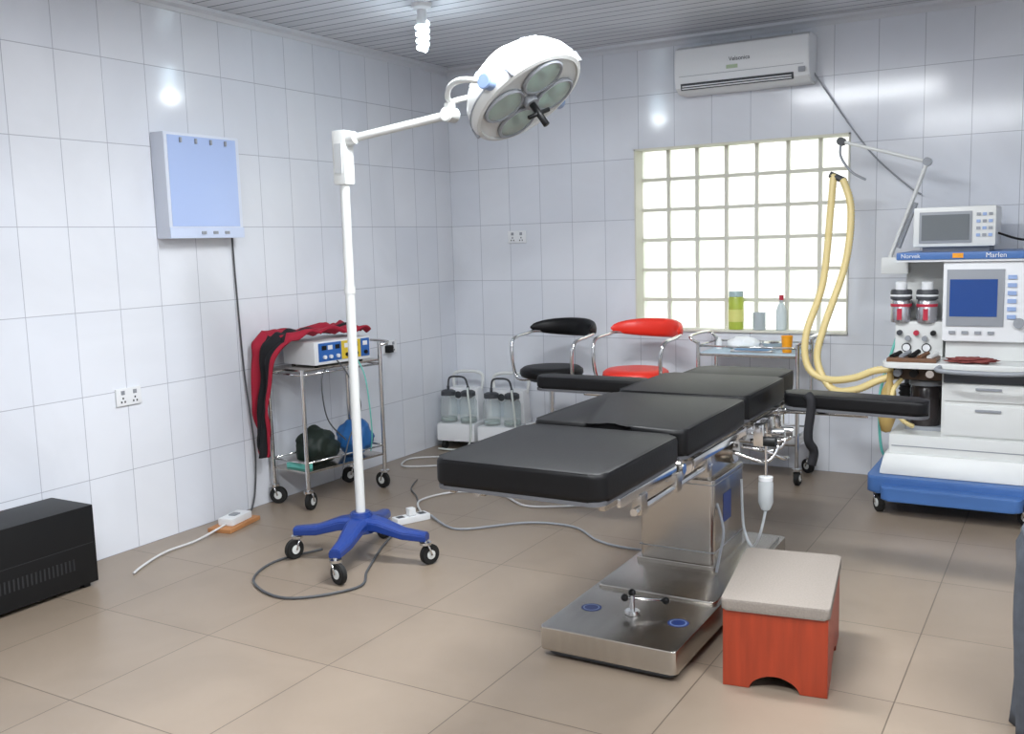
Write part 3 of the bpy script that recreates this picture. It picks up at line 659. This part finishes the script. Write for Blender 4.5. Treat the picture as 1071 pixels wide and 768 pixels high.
# ------------------------------------------------------------------ anaesthesia machine
g=G('anaesthesia_machine',(3.5,-.45,0))
poly(g,'base',rrect(3.12,-.84,3.93,-.12,.05),.11,.2,mblue,bev=.015)
poly(g,'base_step',rrect(3.2,-.91,3.86,-.8,.04),.09,.16,mblue,bev=.012)
for k,(x,y) in enumerate(((3.17,-.78),(3.86,-.78),(3.86,-.2),(3.17,-.2))): caster(g,'caster_%d'%k,x,y,.05,.13,ang=-1+k*.4)
box(g,'lower_flare',(3.17,-.78,.2),(3.9,-.12,.31),offw,bev=.02,taper=(.94,.9))
box(g,'lower_body',(3.21,-.72,.3),(3.88,-.12,.41),offw,bev=.015)
box(g,'flare_seam',(3.225,-.7215,.345),(3.86,-.7205,.35),greyp)
box(g,'drawer_cabinet',(3.46,-.70,.4),(3.87,-.12,.77),offw,bev=.01)
for k,(z0,z1) in enumerate(((.42,.58),(.6,.69))):
    box(g,'drawer_%d'%k,(3.475,-.71,z0),(3.855,-.695,z1),offw,bev=.005)
    box(g,'drawer_pull_%d'%k,(3.62,-.72,z1-.03),(3.74,-.71,z1-.018),greyp,bev=.003)
box(g,'rear_column',(3.22,-.3,.38),(3.46,-.12,1.33),offw,bev=.008)
box(g,'recess',(3.225,-.32,.42),(3.455,-.3,.78),dgrey)
smk=mat('smoky_canister','#2e292a',.2)
lathe(g,'absorber_canister',[(0,0),(.075,0),(.08,.02),(.08,.2),(.07,.22),(0,.22)],(3.36,-.5,.43),(0,0,1),smk)
lathe(g,'absorber_cap',[(0,.26),(.06,.26),(.085,.245),(.085,.22),(0,.22)],(3.36,-.5,.43),(0,0,1),greyp)
lathe(g,'bellows',[(.05,0)]+[(.055 if q%2 else .045,.012*q) for q in range(1,16)]+[(0,.19)],(3.26,-.4,.45),(0,0,1),black,n=20,deg=80)
box(g,'absorber_block',(3.21,-.64,.69),(3.455,-.3,.77),mat('bronze_block','#4a3b2f',.4,.4),bev=.01)
for k in range(3): cyl(g,'absorber_port_%d'%k,(3.24+.08*k,-.69,.73),(3.24+.08*k,-.63,.73),.02,(greyp,black,chrome)[k])
box(g,'canister_support',(3.27,-.58,.4),(3.45,-.3,.432),greyp,bev=.006)
poly(g,'work_surface',rrect(3.18,-.8,3.9,-.12,.03),.77,.8,offw,bev=.008)
box(g,'work_edge_shadow_gap',(3.47,-.715,.695),(3.86,-.70,.77),dgrey)
tube(g,'work_rail',[(3.46,-.8,.785),(3.48,-.85,.77),(3.84,-.85,.77),(3.92,-.8,.82),(3.93,-.6,.9),(3.9,-.5,.95)],.012,greyp,sub=5)
box(g,'tray',(3.2,-.78,.8),(3.44,-.6,.82),brown,bev=.004)
for k in range(5): cyl(g,'tray_item_%d'%k,(3.22+.045*k,-.74,.822),(3.25+.045*k,-.66,.835+.005*(k%3)),.013,(black,greyp,black,brown,offw)[k])
blob(g,'folded_drape',(3.6,-.72,.815),(.11,.06,.014),mat('red_item','#7d3a36',.7),.5,3,1,sub=4)
box(g,'right_neck',(3.46,-.6,.8),(3.87,-.12,.92),offw,bev=.008)
box(g,'display_unit',(3.445,-.64,.9),(3.88,-.12,1.31),white,bev=.015)
box(g,'display_bezel',(3.465,-.648,.98),(3.73,-.638,1.27),greyp,bev=.003)
box(g,'display_screen',(3.48,-.651,1.03),(3.70,-.647,1.22),blscr)
for k in range(6): box(g,'soft_key_%d'%k,(3.745,-.65,1.22-.04*k),(3.785,-.638,1.24-.04*k),lblue)
cyl(g,'rotary_knob',(3.8,-.67,1.0),(3.8,-.64,1.0),.025,greyp)
for k in range(4): box(g,'lower_key_%d'%k,(3.48+.06*k,-.65,.94),(3.51+.06*k,-.64,.955),greyp)
box(g,'flow_block',(3.2,-.52,.8),(3.44,-.12,.99),offw,bev=.01)
for k in range(5): cyl(g,'flow_knob_%d'%k,(3.225+.042*k,-.545,.9 if k%2 else .93),(3.225+.042*k,-.52,.9 if k%2 else .93),.014,(dgrey,greyp,redmark,greyp,black)[k])
for k in range(2): cyl(g,'pressure_gauge_%d'%k,(3.26+.1*k,-.53,.85),(3.26+.1*k,-.52,.85),.024,black); cyl(g,'gauge_dial_%d'%k,(3.26+.1*k,-.532,.85),(3.26+.1*k,-.53,.85),.019,white)
for k,x in enumerate((3.225,3.355)):
    c=(x,-.5,.985)
    lathe(g,'vaporizer_body_%d'%k,[(0,0),(.05,0),(.052,.01),(.052,.11),(.046,.12)],c,(0,0,1),mat('vaporizer_grey','#b4b4b8',.25,.8))
    lathe(g,'vaporizer_band_%d'%k,[(.0525,.085),(.054,.085),(.054,.1),(.0525,.1)],c,(0,0,1),redmark)
    lathe(g,'vaporizer_dial_%d'%k,[(.046,.12),(.055,.125),(.055,.165),(.05,.175),(0,.175)],c,(0,0,1),dgrey,n=24)
    lathe(g,'vaporizer_ring_%d'%k,[(.0555,.14),(.0565,.14),(.0565,.15),(.0555,.15)],c,(0,0,1),white)
    lathe(g,'vaporizer_top_%d'%k,[(.03,.175),(.03,.215),(.02,.22),(0,.22)],c,(0,0,1),white)
    box(g,'vaporizer_window_%d'%k,(x-.012,-.556,1.0),(x+.012,-.55,1.06),redmark)
    box(g,'vaporizer_mount_%d'%k,(x-.03,-.46,1.03),(x+.03,-.3,1.09),greyp,bev=.004)
box(g,'upper_shelf',(3.22,-.66,1.31),(3.9,-.12,1.325),white,bev=.004)
box(g,'blue_fascia',(3.22,-.67,1.322),(3.9,-.12,1.36),mblue,bev=.008)
text(g,'maker_text','Norvek',(3.29,-.6715,1.341),.03,(math.pi/2,0,0),white)
text(g,'model_text','Marlen',(3.69,-.6715,1.341),.034,(math.pi/2,0,0),white)
box(g,'orange_label',(3.49,-.672,1.33),(3.54,-.67,1.354),yellowr)
tube(g,'side_handle',[(3.87,-.5,1.2),(3.93,-.52,1.15),(3.93,-.52,.98),(3.87,-.5,.93)],.012,greyp)
cyl(g,'side_cable_drop',(3.93,-.4,.35),(3.93,-.4,.95),.02,dgrey)
box(g,'monitor_body',(3.29,-.6,1.385),(3.68,-.22,1.59),offw,bev=.015)
box(g,'monitor_foot',(3.33,-.55,1.359),(3.65,-.27,1.39),greyp,bev=.004)
box(g,'monitor_bezel',(3.32,-.606,1.405),(3.57,-.598,1.565),greyp,bev=.003)
box(g,'monitor_screen',(3.332,-.609,1.42),(3.558,-.605,1.55),dkscr)
for k in range(12): box(g,'monitor_key_%d'%k,(3.59+.028*(k%3),-.606,1.54-.035*(k//3)),(3.608+.028*(k%3),-.599,1.555-.035*(k//3)),(greyp,lblue)[k%2])
tube(g,'monitor_cable',[(3.68,-.45,1.45),(3.76,-.45,1.42),(3.84,-.4,1.4),(3.88,-.3,1.36)],.006,black)
a0=Vector((3.13,-.35,1.3));a1=Vector((3.32,-.35,1.84));a2=Vector((2.87,-.35,1.98))
box(g,'arm_clamp',(3.1,-.39,1.24),(3.24,-.31,1.33),offw,bev=.006)
for k,s in enumerate((-.015,.015)):
    cyl(g,'lower_link_%d'%k,a0+Vector((0,s,0)),a1+Vector((0,s,0)),.009,offw,n=10)
    cyl(g,'upper_link_%d'%k,a1+Vector((0,s,0)),a2+Vector((0,s,0)),.009,offw,n=10)
cyl(g,'spring',a0.lerp(a1,.15)+Vector((.025,0,0)),a0.lerp(a1,.6)+Vector((.025,0,0)),.011,greyp,n=10)
for k,p in enumerate((a0,a1,a2)): cyl(g,'arm_joint_%d'%k,p-Vector((0,.03,0)),p+Vector((0,.03,0)),.022,(offw,greyp,dgrey)[k])
tube(g,'hose_hanger',[a2,a2+Vector((.0,-.02,-.08)),a2+Vector((.06,-.03,-.17)),a2+Vector((.14,-.03,-.22))],.007,greyp)
cyl(g,'y_connector',(2.82,-.4,1.8),(2.9,-.4,1.76),.018,dgrey)
tube(g,'hose_inspiratory',[(2.84,-.4,1.8),(2.83,-.42,1.6),(2.80,-.45,1.2),(2.72,-.5,.9),(2.74,-.52,.72),(2.85,-.55,.66),(3.0,-.6,.68),(3.12,-.62,.73),(3.22,-.62,.74)],.02,hose,corr=.016,n=10,sub=12)
tube(g,'hose_expiratory',[(2.89,-.4,1.77),(2.94,-.42,1.6),(2.92,-.45,1.3),(2.82,-.5,.95),(2.79,-.52,.76),(2.88,-.56,.61),(3.02,-.62,.62),(3.14,-.64,.68),(3.24,-.61,.71)],.02,hose,corr=.016,n=10,sub=12)
lathe(g,'reservoir_bag',[(0,-.3),(.025,-.29),(.045,-.22),(.048,-.15),(.036,-.07),(.016,-.02),(.014,.03),(0,.03)],(3.2,-.66,.7),(.05,0,1),amber,n=20,deg=80)
tube(g,'bag_hose',[(3.26,-.62,.7),(3.22,-.7,.62),(3.27,-.74,.5),(3.33,-.7,.45)],.012,hose,corr=.014)
tube(g,'gas_line_teal',[(3.17,-.2,.9),(3.1,-.3,.6),(3.1,-.35,.4),(3.12,-.3,.2),(3.2,-.2,.205)],.008,tealc)
# ------------------------------------------------------------------ linen hamper at the right
HX,HY=4.175,-3.0
g=G('linen_hamper',(HX,HY,0))
bm=bmesh.new(); rings=[];n=72
for i in range(14):
    z=.002+.6*i/13; ring=[]
    for k in range(n):
        t=2*math.pi*k/n; r=.24+.014*math.sin(t*13+z*2)+.008*math.sin(t*5+z*9)-(.02 if i==13 else 0); ring.append(bm.verts.new((HX+r*math.cos(t),HY+r*math.sin(t),z)))
    rings.append(ring)
for i in range(13):
    for k in range(n): bm.faces.new((rings[i][k],rings[i][(k+1)%n],rings[i+1][(k+1)%n],rings[i+1][k]))
bm.faces.new(rings[0][::-1])
g.add('bag',mk(bm,'bag'),hampm,smooth=True)
tube(g,'rim',[(HX+.228*math.cos(t*math.pi/8),HY+.228*math.sin(t*math.pi/8),.605) for t in range(16)],.014,hampm,closed=True,sub=3)
# ------------------------------------------------------------------ world, camera
w=bpy.data.worlds.new('daylight'); sc.world=w; w.use_nodes=True
N=w.node_tree.nodes; L=w.node_tree.links; bg=N['Background']
tcw=N.new('ShaderNodeTexCoord'); sp=N.new('ShaderNodeSeparateXYZ'); rp=N.new('ShaderNodeValToRGB')
L.new(tcw.outputs['Generated'],sp.inputs[0]); ad=N.new('ShaderNodeMath'); ad.operation='MULTIPLY_ADD'; ad.inputs[1].default_value=.5; ad.inputs[2].default_value=.5
L.new(sp.outputs[2],ad.inputs[0]); L.new(ad.outputs[0],rp.inputs[0])
rp.color_ramp.elements[0].position=.35; rp.color_ramp.elements[0].color=(.76,.78,.73,1); rp.color_ramp.elements[1].position=.55; rp.color_ramp.elements[1].color=(.97,.98,1,1)
L.new(rp.outputs[0],bg.inputs[0]); bg.inputs[1].default_value=2.4
cam=bpy.data.cameras.new('camera'); c=bpy.data.objects.new('camera',cam); COL.objects.link(c)
c.location=(4.05,-6.09,1.47); c.rotation_euler=(1.44339,.02835,.52619)
cam.sensor_width=36; cam.lens=1015/1071*36; cam.clip_start=.05
sc.camera=c
try: sc.view_settings.view_transform='Standard'
except Exception: pass
